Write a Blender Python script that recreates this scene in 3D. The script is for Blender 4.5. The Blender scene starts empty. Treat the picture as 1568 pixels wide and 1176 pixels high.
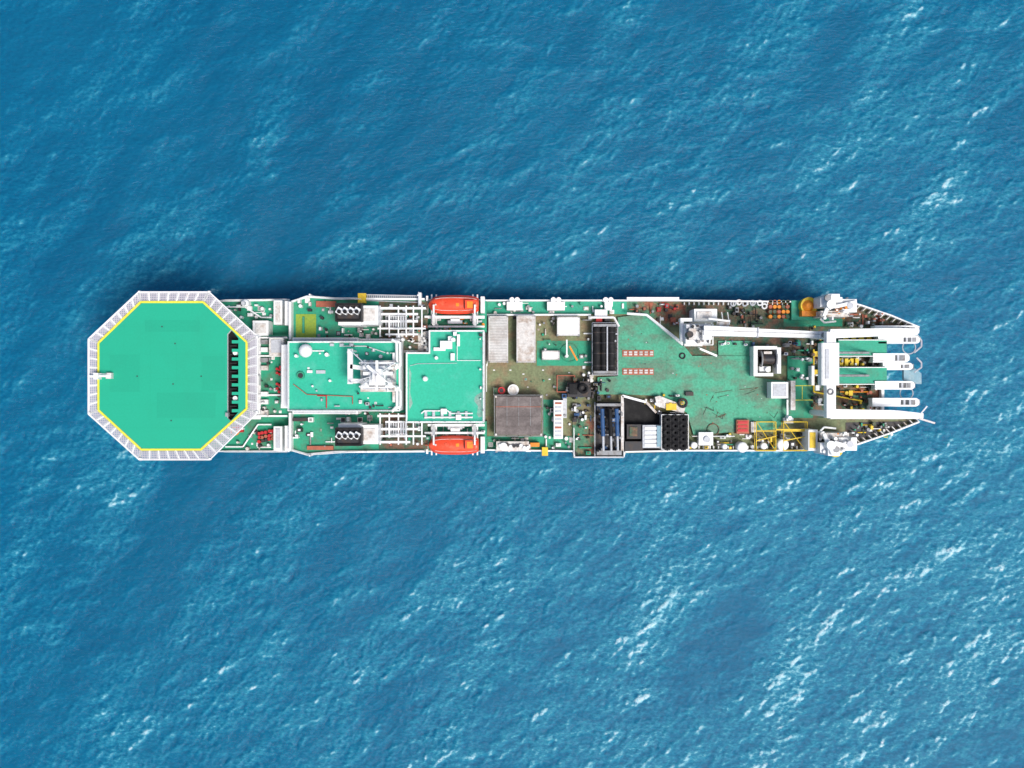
import bpy, math, random
import numpy as np
from mathutils import Vector
R = random.Random(7)
scene = bpy.context.scene
scene.view_settings.view_transform = 'Standard'
scene.view_settings.look = 'None'
scene.view_settings.exposure = 0

# ---------------------------------------------------------------- image pixels to world coordinates
H = 150.0                     # drone height above sea
K = 0.1 / (H - 8.0)
def W(u, v, z):  # back-projects image pixel (u, v) through the camera to height z
    s = K * (H - z)
    return Vector(((u - 784) * s, -(v - 588) * s, z))
def SC(z): return K * (H - z)

# ---------------------------------------------------------------- materials
MATS = {}
def mat(name, base, dirt=None, amt=0.3, scale=0.5, rough=0.55, bump=0.15, metal=0.0, fine=0.12, streak=1.0, spec=0.3):
    m = bpy.data.materials.new(name); m.use_nodes = True
    nt = m.node_tree; N = nt.nodes; L = nt.links
    b = N['Principled BSDF']
    b.inputs['Roughness'].default_value = rough
    b.inputs['Metallic'].default_value = metal
    b.inputs['Specular IOR Level'].default_value = spec
    g = N.new('ShaderNodeNewGeometry')
    mp = N.new('ShaderNodeMapping'); mp.inputs['Scale'].default_value = (1, streak, 1)
    L.new(g.outputs['Position'], mp.inputs['Vector'])
    n1 = N.new('ShaderNodeTexNoise'); n1.inputs['Scale'].default_value = scale
    n1.inputs['Detail'].default_value = 8; n1.inputs['Roughness'].default_value = 0.65
    L.new(mp.outputs[0], n1.inputs['Vector'])
    r = N.new('ShaderNodeValToRGB')
    lo = 0.62 - 0.34 * amt
    r.color_ramp.elements[0].position = lo; r.color_ramp.elements[1].position = min(0.98, lo + 0.16)
    L.new(n1.outputs['Fac'], r.inputs['Fac'])
    if dirt is None: dirt = tuple(c * 0.6 for c in base)
    mx = N.new('ShaderNodeMix'); mx.data_type = 'RGBA'
    mx.inputs[6].default_value = (*base, 1); mx.inputs[7].default_value = (*dirt, 1)
    mul = N.new('ShaderNodeMath'); mul.operation = 'MULTIPLY'; mul.inputs[1].default_value = min(1, 0.35 + amt)
    L.new(r.outputs['Color'], mul.inputs[0]); L.new(mul.outputs[0], mx.inputs[0])
    n2 = N.new('ShaderNodeTexNoise'); n2.inputs['Scale'].default_value = 3.5; n2.inputs['Detail'].default_value = 5
    L.new(g.outputs['Position'], n2.inputs['Vector'])
    mr = N.new('ShaderNodeMapRange'); mr.inputs[1].default_value = 0.3; mr.inputs[2].default_value = 0.7
    mr.inputs[3].default_value = 1 - fine; mr.inputs[4].default_value = 1 + fine
    L.new(n2.outputs['Fac'], mr.inputs[0])
    sc = N.new('ShaderNodeVectorMath'); sc.operation = 'SCALE'
    L.new(mx.outputs[2], sc.inputs[0]); L.new(mr.outputs[0], sc.inputs['Scale'])
    L.new(sc.outputs[0], b.inputs['Base Color'])
    if bump:
        bp = N.new('ShaderNodeBump'); bp.inputs['Strength'].default_value = bump; bp.inputs['Distance'].default_value = 0.05
        L.new(n2.outputs['Fac'], bp.inputs['Height']); L.new(bp.outputs[0], b.inputs['Normal'])
    MATS[name] = m
    return m
mat('helideck_green', (0.013,0.375,0.225), (0.015,0.35,0.21), 0.4, 0.12, 0.6, 0.05, fine=0.03)
mat('helideck_patch', (0.012,0.35,0.21), (0.014,0.33,0.20), 0.35, 0.12, 0.6, 0.05, fine=0.03)
mat('roof_green', (0.025,0.42,0.27), (0.08,0.46,0.33), 0.35, 0.35, 0.6, 0.1, fine=0.08)
mat('worn_roof', (0.16,0.40,0.31), (0.24,0.32,0.28), 0.5, 0.7, 0.6, 0.1, fine=0.2)
mat('deck_green', (0.025,0.30,0.175), (0.09,0.18,0.11), 0.4, 0.4, 0.6, 0.15)
mat('work_green', (0.065,0.35,0.215), (0.11,0.19,0.13), 0.5, 0.22, 0.6, 0.15, fine=0.2, streak=1.6)
mat('mid_deck', (0.17,0.20,0.105), (0.23,0.15,0.09), 0.45, 0.3, 0.7, 0.2, fine=0.22)
mat('rust_deck', (0.26,0.10,0.06), (0.07,0.20,0.12), 0.65, 0.35, 0.75, 0.2, fine=0.3)
mat('brown_deck', (0.17,0.10,0.065), (0.05,0.12,0.075), 0.6, 0.7, 0.75, 0.2, fine=0.3)
mat('white_paint', (0.80,0.81,0.80), (0.50,0.39,0.31), 0.18, 0.9, 0.4, 0.05, fine=0.05)
mat('dirty_white', (0.64,0.62,0.59), (0.34,0.24,0.17), 0.42, 0.8, 0.5, 0.1, fine=0.15)
mat('container_white', (0.60,0.59,0.57), (0.44,0.40,0.37), 0.5, 0.5, 0.5, 0.1, fine=0.1)
mat('grey_steel', (0.28,0.29,0.30), (0.15,0.13,0.11), 0.4, 0.9, 0.5, 0.1)
mat('light_grey', (0.48,0.50,0.53), (0.34,0.33,0.32), 0.3, 0.9, 0.5, 0.1)
mat('dark_steel', (0.032,0.032,0.037), (0.07,0.045,0.03), 0.4, 1.0, 0.5, 0.2)
mat('black_rubber', (0.010,0.010,0.011), (0.025,0.025,0.025), 0.4, 1.0, 0.75, 0.2)
mat('tarp_brown', (0.13,0.11,0.105), (0.21,0.18,0.17), 0.5, 0.5, 0.7, 0.3, fine=0.15)
mat('yellow_paint', (0.72,0.50,0.03), (0.4,0.25,0.04), 0.3, 0.8, 0.5, 0.1)
mat('yellow_line', (0.72,0.68,0.06), (0.6,0.55,0.1), 0.2, 0.8, 0.5, 0.0)
mat('olive_patch', (0.26,0.36,0.04), (0.15,0.28,0.06), 0.4, 0.8, 0.6, 0.1)
mat('lifeboat_orange', (0.78,0.075,0.03), (0.70,0.16,0.08), 0.35, 0.8, 0.35, 0.03, fine=0.08)
mat('buoy_orange', (0.75,0.25,0.02), (0.5,0.15,0.03), 0.3, 0.8, 0.5, 0.1)
mat('red_paint', (0.50,0.025,0.03), (0.3,0.03,0.02), 0.3, 0.8, 0.5, 0.1)
mat('hatch_red', (0.40,0.12,0.07), (0.25,0.1,0.06), 0.4, 0.8, 0.6, 0.1)
mat('blue_paint', (0.03,0.09,0.22), (0.03,0.06,0.12), 0.4, 0.8, 0.5, 0.1)
mat('hull_paint', (0.10,0.02,0.018), (0.25,0.22,0.2), 0.3, 0.5, 0.5, 0.1)
mat('teal_plate', (0.03,0.33,0.21), (0.06,0.23,0.15), 0.4, 0.5, 0.6, 0.1)
mat('glass_dark', (0.01,0.02,0.03), (0.01,0.02,0.03), 0.1, 1, 0.1, 0, spec=0.5)
mat('bluegrey', (0.18,0.33,0.40), (0.3,0.4,0.42), 0.4, 0.8, 0.4, 0.1)
def net_mat():
    m = bpy.data.materials.new('safety_net'); m.use_nodes = True
    nt = m.node_tree; N = nt.nodes; L = nt.links
    b = N['Principled BSDF']; b.inputs['Base Color'].default_value = (0.45,0.43,0.47,1); b.inputs['Roughness'].default_value = 0.6
    out = N['Material Output']
    g = N.new('ShaderNodeNewGeometry')
    s = N.new('ShaderNodeSeparateXYZ'); L.new(g.outputs['Position'], s.inputs[0])
    fr = []
    for i in (0, 1):
        mu = N.new('ShaderNodeMath'); mu.operation = 'MULTIPLY'; mu.inputs[1].default_value = 4.0
        f = N.new('ShaderNodeMath'); f.operation = 'FRACT'
        c = N.new('ShaderNodeMath'); c.operation = 'GREATER_THAN'; c.inputs[1].default_value = 0.45
        L.new(s.outputs[i], mu.inputs[0]); L.new(mu.outputs[0], f.inputs[0]); L.new(f.outputs[0], c.inputs[0]); fr.append(c)
    mn = N.new('ShaderNodeMath'); mn.operation = 'MAXIMUM'
    L.new(fr[0].outputs[0], mn.inputs[0]); L.new(fr[1].outputs[0], mn.inputs[1])
    t = N.new('ShaderNodeBsdfTransparent'); mx = N.new('ShaderNodeMixShader')
    L.new(mn.outputs[0], mx.inputs[0]); L.new(t.outputs[0], mx.inputs[1]); L.new(b.outputs[0], mx.inputs[2])
    L.new(mx.outputs[0], out.inputs['Surface'])
    MATS['safety_net'] = m
net_mat()

# ---------------------------------------------------------------- mesh builder
class B:
    def __init__(s, name, parent=None):
        s.name = name; s.v = []; s.f = []; s.mi = []; s.mats = []; s.parent = parent; s.sm = []
    def add(s, vs, fs, m, smooth=False):
        if m not in s.mats: s.mats.append(m)
        k = s.mats.index(m); o = len(s.v)
        s.v += [tuple(p) for p in vs]
        for f in fs:
            s.f.append([i + o for i in f]); s.mi.append(k); s.sm.append(smooth)
    def box(s, x0, y0, x1, y1, z0, z1, m):
        a = W(min(x0,x1), max(y0,y1), z1); b = W(max(x0,x1), min(y0,y1), z1)
        s.wbox(a.x, a.y, b.x, b.y, z0, z1, m)
    def wbox(s, ax, ay, bx, by, z0, z1, m):
        vs = [(ax,ay,z0),(bx,ay,z0),(bx,by,z0),(ax,by,z0),(ax,ay,z1),(bx,ay,z1),(bx,by,z1),(ax,by,z1)]
        s.add(vs, [(0,3,2,1),(4,5,6,7),(0,1,5,4),(1,2,6,5),(2,3,7,6),(3,0,4,7)], m)
    def prism(s, pts, z0, z1, m, ms=None):
        t = [W(u, v, z1) for u, v in pts]
        area = sum(t[i].x*t[(i+1)%len(t)].y - t[(i+1)%len(t)].x*t[i].y for i in range(len(t)))
        if area < 0: t.reverse()
        n = len(t)
        lo = [(p.x, p.y, z0) for p in t]
        s.add(t, [list(range(n))], m)
        s.add(list(t) + lo, [(i, i+n, (i+1) % n + n, (i+1) % n) for i in range(n)], ms or m)
    def cyl(s, u, v, r, z0, z1, m, n=14, rt=None, mt=None):
        c = W(u, v, z1); q = SC(z1); r0 = r*q; r1 = (rt if rt is not None else r)*q
        lo = [(c.x+r0*math.cos(2*math.pi*i/n), c.y+r0*math.sin(2*math.pi*i/n), z0) for i in range(n)]
        hi = [(c.x+r1*math.cos(2*math.pi*i/n), c.y+r1*math.sin(2*math.pi*i/n), z1) for i in range(n)]
        s.add(lo+hi, [(i,(i+1)%n,(i+1)%n+n,i+n) for i in range(n)], m)
        s.add(hi, [list(range(n))], mt or m)
    def dome(s, u, v, r, z, m, n=16, k=6, squash=1.0):
        c = W(u, v, z); q = SC(z)*r; vs = []; fs = []
        for j in range(k):
            a = (j/k)*math.pi/2
            vs += [(c.x+q*math.cos(a)*math.cos(2*math.pi*i/n), c.y+q*math.cos(a)*math.sin(2*math.pi*i/n), z+q*squash*math.sin(a)) for i in range(n)]
        vs.append((c.x, c.y, z+q*squash))
        for j in range(k-1):
            fs += [(j*n+i, j*n+(i+1)%n, (j+1)*n+(i+1)%n, (j+1)*n+i) for i in range(n)]
        fs += [((k-1)*n+i, (k-1)*n+(i+1)%n, k*n) for i in range(n)]
        s.add(vs, fs, m, True)
    def tube(s, p, q, r, m, n=6, r2=None, caps=True):
        p = Vector(p); q = Vector(q); d = q-p
        if d.length < 1e-5: return
        r2 = r if r2 is None else r2
        z = d.normalized(); x = z.orthogonal().normalized(); y = z.cross(x)
        a = [p + (x*math.cos(2*math.pi*i/n)+y*math.sin(2*math.pi*i/n))*r for i in range(n)]
        b = [q + (x*math.cos(2*math.pi*i/n)+y*math.sin(2*math.pi*i/n))*r2 for i in range(n)]
        s.add(a+b, [(i,(i+1)%n,(i+1)%n+n,i+n) for i in range(n)], m, n > 6)
        if caps: s.add(a+b, [list(range(n))[::-1], list(range(n, 2*n))], m)
    def pipe(s, pts, r, m, n=6):
        w = [W(*p) for p in pts]
        for a, b in zip(w, w[1:]): s.tube(a, b, r, m, n)
    def beam(s, p, q, w0, h, m, w1=None):
        """box beam from p to q = (u,v,ztop), width in metres, depth h"""
        a = W(*p); b = W(*q); w1 = w0 if w1 is None else w1
        d = Vector((b.x-a.x, b.y-a.y, 0)).normalized(); nrm = Vector((-d.y, d.x, 0))
        vs = [a+nrm*w0/2, a-nrm*w0/2, b-nrm*w1/2, b+nrm*w1/2]
        lo = [x-Vector((0,0,h)) for x in vs]
        s.add(vs+lo, [(0,1,2,3),(7,6,5,4),(0,4,5,1),(1,5,6,2),(2,6,7,3),(3,7,4,0)], m)
    def rail(s, pts, z, h=1.1, m='white_paint', r=0.055, step=1.6, closed=False):
        w = [W(u, v, z+h) for u, v in pts]
        if closed: w.append(w[0])
        for a, b in zip(w, w[1:]):
            s.tube(a, b, r, m, 5); dz = Vector((0,0,h*0.5)); s.tube(a-dz, b-dz, r*0.7, m, 5)
            n = max(1, int((b-a).length/step))
            for i in range(n+1):
                c = a.lerp(b, i/n); s.tube(c, (c.x,c.y,z), r*0.8, m, 5, caps=False)
    def coil(s, u, v, r, z, m, t=0.16, n=20, rings=1, ax='z'):
        c = W(u, v, z); q = SC(z)*r
        for k in range(rings):
            pts = []
            for i in range(n+1):
                a = 2*math.pi*i/n
                if ax == 'z': pts.append(c+Vector((q*math.cos(a), q*math.sin(a), k*t*1.8)))
                elif ax == 'x': pts.append(c+Vector((k*t*1.8, q*math.cos(a), q*math.sin(a))))
                else: pts.append(c+Vector((q*math.cos(a), k*t*1.8, q*math.sin(a))))
            for a, b in zip(pts, pts[1:]): s.tube(a, b, t, m, 6, caps=False)
    def make(s):
        me = bpy.data.meshes.new(s.name)
        me.from_pydata(s.v, [], s.f)
        for k in s.mats: me.materials.append(MATS[k])
        me.polygons.foreach_set('material_index', s.mi)
        me.polygons.foreach_set('use_smooth', s.sm)
        me.update()
        o = bpy.data.objects.new(s.name, me); scene.collection.objects.link(o)
        if s.parent: o.parent = s.parent
        return o

def clutter(b, x0, y0, x1, y1, z, n, pal=('white_paint','white_paint','grey_steel','dark_steel','dirty_white'), smin=2, smax=8, hmax=1.3, kinds='bbvpdh'):
    for _ in range(n):
        u = R.uniform(x0, x1); v = R.uniform(y0, y1); m = R.choice(pal); k = R.choice(kinds)
        w = R.uniform(smin, smax); d = R.uniform(smin, smax)
        h = R.uniform(0.25, hmax)
        if k == 'b':
            b.box(u-w/2, v-d/2, u+w/2, v+d/2, z, z+h, m)
            if w > 4: b.box(u-w/4, v-d/4, u+w/4, v+d/4, z+h, z+h+0.15, R.choice(pal))
        elif k == 'v':
            r = R.uniform(1, 3.0); b.cyl(u, v, r*0.6, z, z+h, m, 10); b.cyl(u, v, r, z+h*0.8, z+h+0.15, m, 10, r*0.7)
        elif k == 'p':
            L = R.uniform(6, 22); hz = z+R.uniform(0.15, 0.8)
            if R.random() < .5: u2, v2 = min(x1, u+L), v
            else: u2, v2 = u, min(y1, v+L)
            r = R.uniform(0.05, 0.12)
            b.pipe([(u, v, z), (u, v, hz), (u2, v2, hz), (u2, v2, z)], r, m)
        elif k == 'd':
            b.cyl(u, v, R.uniform(1.8, 2.8), z, z+0.9, m, 12)
        elif k == 'h':
            b.box(u-w/2, v-w/2, u+w/2, v+w/2, z, z+0.12, m)
            b.box(u-w/2+.8, v-w/2+.8, u+w/2-.8, v+w/2-.8, z+.12, z+0.2, R.choice(pal))
def ladder(b, x0, y0, x1, y1, z0, z1, m='light_grey', n=9):
    lx = abs(x1-x0) > abs(y1-y0)
    for i in range(n):
        t = i/n; t2 = (i+0.65)/n; z = z0+(z1-z0)*(i+1)/n
        if lx: b.box(x0+(x1-x0)*t, y0, x0+(x1-x0)*t2, y1, z-0.08, z, m)
        else: b.box(x0, y0+(y1-y0)*t, x1, y0+(y1-y0)*t2, z-0.08, z, m)
    if lx:
        b.beam((x0,y0,z0+.9),(x1,y0,z1+.9),0.1,0.1,'white_paint'); b.beam((x0,y1,z0+.9),(x1,y1,z1+.9),0.1,0.1,'white_paint')
    else:
        b.beam((x0,y0,z0+.9),(x0,y1,z1+.9),0.1,0.1,'white_paint'); b.beam((x1,y0,z0+.9),(x1,y1,z1+.9),0.1,0.1,'white_paint')

def empty(name):
    e = bpy.data.objects.new(name, None); scene.collection.objects.link(e); return e
ship = empty('cable_laying_ship')

# ================================================================= HULL
top = [(300,470),(335,461),(445,460),(470,456),(640,457),(742,459),(960,459),(1040,459),(1205,461),(1290,460),(1318,466),(1365,482),(1408,500)]
bot = [(1408,646),(1365,664),(1318,680),(1290,689),(1205,691),(1052,691),(956,694),(955,701),(880,701),(878,692),(742,690),(640,692),(470,694),(445,691),(335,690),(300,682)]
bow = [(240,640),(200,600),(190,575),(200,550),(240,512)]
D = 7.0
hb = B('hull', ship)
stern_mid = [(1408,500),(1395,512),(1352,516),(1352,632),(1395,636),(1408,646)]
outline = top[:-1] + stern_mid + bot[1:] + bow
dk = [W(u, v, D) for u, v in outline]
n = len(dk)
mid = [(p.x*0.995, (p.y-1.3)*0.99+1.3, 3.0) for p in dk]
low = [(p.x*0.97, (p.y-1.3)*0.93+1.3, -2.0) for p in dk]
hb.add([tuple(p) for p in dk]+mid, [(i,(i+1)%n,(i+1)%n+n,i+n) for i in range(n)], 'white_paint')
hb.add(mid+low, [(i,(i+1)%n,(i+1)%n+n,i+n) for i in range(n)], 'hull_paint')
hb.add([tuple(p) for p in dk], [list(range(n))], 'mid_deck')
def bulwark(b, pts, z, h, m, w=0.22):
    for p, q in zip(pts, pts[1:]):
        b.beam((p[0],p[1],z+h), (q[0],q[1],z+h), w, h, m)
bulwark(hb, [(742,460),(960,460),(1040,460),(1205,462),(1290,461),(1318,467),(1365,483),(1408,501)], D, 1.1, 'white_paint')
bulwark(hb, [(742,689),(878,691),(880,700),(955,700),(957,692),(1052,690),(1205,690),(1290,688),(1318,679),(1365,663),(1408,646)], D, 1.1, 'white_paint')
hb.beam((960,457,D+1.9),(1040,457,D+1.9),.4,.3,'white_paint'); 
for i in range(34):
    u = 1048+i*7.5
    if u < 1290:
        hb.beam((u,463,D+.9),(u,467,D+.9),.1,.9,'white_paint'); hb.beam((u,687,D+.9),(u,683,D+.9),.1,.9,'white_paint')
for i in range(11):
    t = i/10
    hb.beam((1318+90*t,467+34*t,D+1.0),(1312+90*t,473+34*t,D+1.0),.12,1.0,'dirty_white')
    hb.beam((1318+90*t,679-33*t,D+1.0),(1312+90*t,673-33*t,D+1.0),.12,1.0,'dirty_white')
hb.make()

# ================================================================= FORECASTLE
F = 10.0
fc = B('forecastle', ship)
fc.prism([(300,470),(335,461),(445,460),(445,691),(335,690),(300,682),(240,640),(200,600),(190,575),(200,550),(240,512)], D+0.02, F, 'deck_green', 'white_paint')
fc.rail([(325,462),(345,459),(440,458)], F); fc.rail([(325,690),(345,692),(440,692)], F)
bulwark(fc, [(335,461),(443,459)], F, .5, 'white_paint'); bulwark(fc, [(335,691),(443,691)], F, .5, 'white_paint')
fc.box(436,461,443,498,F,13,'white_paint'); fc.box(436,652,443,691,F,13,'white_paint')
fc.box(419,460,432,497,F,12.2,'white_paint'); fc.box(422,463,429,494,12.2,12.35,'dirty_white')
fc.box(419,653,432,690,F,12.2,'white_paint'); fc.box(422,656,429,686,12.2,12.35,'light_grey')
fc.box(387,491,411,514,F,12.6,'white_paint'); fc.box(391,495,407,510,12.6,12.75,'dirty_white')
fc.cyl(375,464,6,F,11.4,'white_paint'); fc.dome(375,464,6,11.4,'white_paint',squash=.6)
fc.cyl(372,464,3,F,12.4,'light_grey')
fc.box(395,513,443,640,F,12.4,'deck_green')
fc.box(383,513,399,642,12.4,12.7,'white_paint')
for y in (517,545,605,637): fc.beam((393,y,13),(440,y,13),0.25,.3,'white_paint')
for y in (520,532,548,560,600,612,628): fc.box(399,y,410,y+7,12.4,13.2,R.choice(['white_paint','grey_steel','dirty_white']))
for (u,v) in [(424,565),(428,566),(424,571),(428,573),(424,588),(428,590),(424,595),(427,600),(429,562)]:
    fc.cyl(u,v,2.1,12.4,13.3,'red_paint',10)
for i in range(16):
    fc.cyl(397+(i%5)*5+R.uniform(-1,1), 664+(i//5)*6+R.uniform(-1,1)-(i%5)*1, 2.6, F, 10.9, R.choice(['red_paint','red_paint','hatch_red','dark_steel']), 12)
fc.box(412,517,434,545,12.4,14.2,'dirty_white'); fc.box(415,520,431,540,14.2,14.35,'light_grey')
fc.box(372,602,392,618,12.4,12.9,'brown_deck')
fc.box(385,575,397,590,12.7,13.6,'white_paint')
clutter(fc, 350,466,416,486,F,20); clutter(fc, 360,655,416,688,F,14); clutter(fc, 400,548,437,640,12.4,26, smax=5)
fc.pipe([(345,470,10.6),(375,470,10.6),(400,486,10.6),(416,486,10.6)],.12,'white_paint')
fc.pipe([(345,684,10.6),(372,684,10.6),(395,650,10.6),(416,650,10.6)],.12,'white_paint')
fc.coil(360,660,6,10.2,'buoy_orange',.1); fc.box(362,652,372,662,F,10.7,'red_paint')
fc.make()

# ================================================================= HELIDECK
Z = 18.0
hd = B('helideck', ship)
outer = [(212,447),(320,447),(394,515),(394,632),(321,704),(213,704),(135,634),(135,519)]
mid8 = [(215,462.5),(311,462.5),(377.5,524),(377.5,626),(307.5,688.5),(216,688.5),(150.5,628),(150.5,525)]
plate = [(217,464),(310,464),(354,504.5),(348,512),(348,640),(353,645),(306,687),(218,687),(152,627),(152,526)]
hd.prism(plate, Z-.5, Z, 'helideck_green','white_paint')
hd.prism([(348,512),(354,504.5),(376,525),(376,624),(353,645),(348,640)], Z-3.2, Z-1.6, 'black_rubber')
hd.prism([(354,504.5),(376,525),(376,624),(353,645),(365,631),(365,518)], Z-.5, Z, 'helideck_green')
for i in range(9):
    y = 521+i*13.2
    hd.box(355,y,365.3,y+4.6,Z-.8,Z-.03,'helideck_green')
    hd.box(352,y+8,362,y+9.2,Z-1.5,Z-.9,'dark_steel')
for (a,b_,c,d_) in [(222,490,306,508),(168,543,214,600),(240,601,330,640),(310,545,345,598)]:
    hd.box(a,b_,c,d_,Z,Z+.006,'helideck_patch')
for (a,b_) in [(268,526),(265,588),(308,576),(210,576),(262,644),(248,500)]:
    hd.box(a-1,b_-1,a+1,b_+1,Z+.018,Z+.03,'dark_steel')
for y in (500,542,580,620,655):
    xa = 152+max(0,(526-y))+max(0,y-627)+3; hd.box(xa,y,347,y+.25,Z+.007,Z+.012,'helideck_patch')
for x in (190,230,270,309):
    hd.box(x,496,x+.25,656,Z+.013,Z+.017,'helideck_patch')
for i in range(8):
    j = (i+1)%8
    a, b2 = mid8[i], mid8[j]
    hd.beam((a[0],a[1],Z+.06+.004*(i%2)),(b2[0],b2[1],Z+.06+.004*(i%2)), .28,.1,'yellow_line')
    o0, o1 = outer[i], outer[j]
    L_ = math.hypot(o1[0]-o0[0], o1[1]-o0[1]); k = max(3, round(L_/14.5))
    pa=[]
    for t in range(k+1):
        q=t/k
        pi=(a[0]+(b2[0]-a[0])*q, a[1]+(b2[1]-a[1])*q); po=(o0[0]+(o1[0]-o0[0])*q, o0[1]+(o1[1]-o0[1])*q)
        pa.append((pi,po))
        hd.beam((pi[0],pi[1],Z-.02),(po[0],po[1],Z+.22),.13,.1,'white_paint')
    for (p0,q0),(p1,q1) in zip(pa,pa[1:]):
        A=W(*p0,Z-.12);Bq=W(*q0,Z+.1);C=W(*q1,Z+.1);Dq=W(*p1,Z-.12)
        hd.add([A,Bq,C,Dq],[(0,1,2,3)],'safety_net')
        cen=(A+Bq+C+Dq)/4
        fr=[x.lerp(cen,.25)+Vector((0,0,.04)) for x in (A,Bq,C,Dq)]
        for x,y in zip(fr,fr[1:]+fr[:1]): hd.tube(x,y,.03,'white_paint',4,caps=False)
    hd.beam((o0[0],o0[1],Z+.24),(o1[0],o1[1],Z+.24),.16,.12,'white_paint')
    hd.beam((a[0],a[1],Z-.03),(b2[0],b2[1],Z-.03),.5,.15,'grey_steel')
for (u,v) in [(215,500),(215,650),(300,500),(300,650),(360,540),(360,610)]:
    hd.tube(W(u,v,Z-.5), (W(u,v,Z).x, W(u,v,Z).y, F), .35,'white_paint',10)
for y in (500,540,575,610,650): hd.beam((170,y,Z-.52),(345,y,Z-.52),.3,.8,'dark_steel')
hd.beam((136,576,Z+.9),(168,576,Z+.9),.25,.2,'white_paint'); hd.box(143,571,150,581,Z,Z+1.2,'white_paint')
hd.box(162,571,170,580,Z,Z+.8,'dirty_white'); hd.beam((140,572,Z+1.1),(163,573,Z+1.1),.12,.1,'light_grey')
for (u,v) in [(213,447),(320,447),(393,516),(393,631),(321,703),(214,703),(136,633),(136,520)]:
    hd.box(u-1.6,v-1.6,u+1.6,v+1.6,Z,Z+.5,'white_paint')
hd.box(345,632,349,638,Z,Z+.7,'grey_steel')
hd.box(370,602,386,618,Z-1.2,Z-.6,'dirty_white')
hd.make()

# ================================================================= BRIDGE BLOCK
br = B('bridge_superstructure', ship)
wl = 12.5
br.prism([(445,461),(470,453),(553,457),(650,457),(650,692),(553,690),(470,697),(445,690)], D+.03, wl, 'deck_green','white_paint')
br.rail([(446,462),(470,453),(512,456),(553,458)], wl); br.rail([(446,690),(470,697),(512,694),(553,691),(650,691)], wl)
bulwark(br, [(446,462),(470,454),(512,457),(650,458)], wl,.5,'white_paint',.3); bulwark(br, [(446,689),(470,696),(512,692),(650,691)], wl,.5,'white_paint',.3)
br.beam((444,462,wl+1.5),(444,520,wl+1.5),.35,1.5,'white_paint'); br.beam((444,632,wl+1.5),(444,690,wl+1.5),.35,1.5,'white_paint')
br.box(453,481,484,519,wl,wl+.05,'olive_patch'); br.box(463,485,466,510,wl+.05,wl+.3,'deck_green')
br.box(484,461,514,470,wl,wl+.4,'hatch_red'); 
br.box(580,461,655,520,wl,wl+.03,'brown_deck'); br.box(580,632,655,688,wl,wl+.03,'brown_deck')
br.beam((548,520,wl+1.2),(620,520,wl+1.2),.3,1,'white_paint')
for (u,v) in [(474,451),(474,698),(560,692),(640,452)]:
    br.cyl(u,v,1.3,wl-2,wl+1.6,'white_paint',8)
WZ=18.0
br.box(441,523,612,629,wl+.02,WZ,'white_paint')
br.box(443,525,610,627,WZ,WZ+.05,'roof_green')
for r_ in [((441,523),(612,523)),((441,629),(612,629)),((441,523),(441,629)),((612,523),(612,629))]:
    br.beam((*r_[0],WZ+.35),(*r_[1],WZ+.35),.14,.35,'white_paint')
br.rail([(441,523),(600,523)],WZ,r=.04); br.rail([(441,629),(600,629)],WZ,r=.04); br.rail([(441,523),(441,629)],WZ,r=.04)
br.box(432,530,441,622,14,15.5,'glass_dark'); br.box(430,527,442,625,12.5,14,'white_paint'); br.box(431,528,441.5,624,15.5,16,'white_paint')
br.box(448,517,548,523,wl,16,'white_paint'); br.box(450,518.5,546,521.5,16,16.1,'light_grey')
br.box(448,629,548,634,wl,16,'white_paint'); br.box(450,630.5,546,633,16,16.1,'light_grey')
br.cyl(468,537,5,WZ,WZ+1.2,'white_paint'); br.dome(468,537,10.5,WZ+1.2,'white_paint')
br.cyl(460,575,6,WZ,WZ+.5,'deck_green'); br.cyl(460,575,4,WZ+.5,WZ+.55,'dark_steel')
br.box(470,567,478,571,WZ,WZ+.5,'white_paint')
br.box(484,567,498,572,WZ,WZ+.3,'light_grey'); br.cyl(500,543,3,WZ,WZ+.9,'white_paint')
br.cyl(453,545,2.4,WZ,WZ+1,'white_paint'); br.cyl(505,583,2,WZ,WZ+.7,'white_paint')
br.pipe([(449,588,WZ+.3),(470,604,WZ+.3),(540,607,WZ+.3),(540,619,WZ+.3)],.06,'hatch_red')
br.pipe([(486,606,WZ+.4),(500,606,WZ+.4),(500,625,WZ+.4)],.08,'red_paint')
br.pipe([(520,530,WZ+.3),(560,530,WZ+.3),(590,540,WZ+.3)],.07,'white_paint')
for u in (505,520,535): br.box(u,526,u+6,530,WZ+.05,WZ+.5,'light_grey')
clutter(br,450,530,535,624,WZ+.05,8,smax=4,hmax=.7,pal=('white_paint','light_grey','white_paint'))
clutter(br,545,600,600,624,WZ+.05,10,smax=6,hmax=1.,pal=('white_paint','light_grey','dark_steel'))
clutter(br,540,527,600,548,WZ+.05,10,smax=6,hmax=1.,pal=('white_paint','light_grey','dark_steel'))
for k in range(2):
    zz=WZ+.6+k*.7
    pts=[(600,520,zz),(612-k*5,524,zz),(613-k*5,560,zz),(604-k*4,566,zz),(604-k*4,590,zz),(613-k*5,598,zz),(613-k*5,622,zz),(600,630,zz)]
    br.pipe(pts,.2,'white_paint')
br.box(601,540,606,560,WZ,WZ+1,'white_paint'); br.box(601,596,606,616,WZ,WZ+1,'dirty_white')
clutter(br,455,460,512,480,wl,12); clutter(br,488,482,514,516,wl,6,smax=5); clutter(br,450,660,512,690,wl,10); clutter(br,455,640,512,660,wl,6)
br.box(448,640,478,645,wl,wl+.8,'dark_steel'); br.box(470,683,510,689,wl,wl+.6,'hatch_red')
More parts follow.
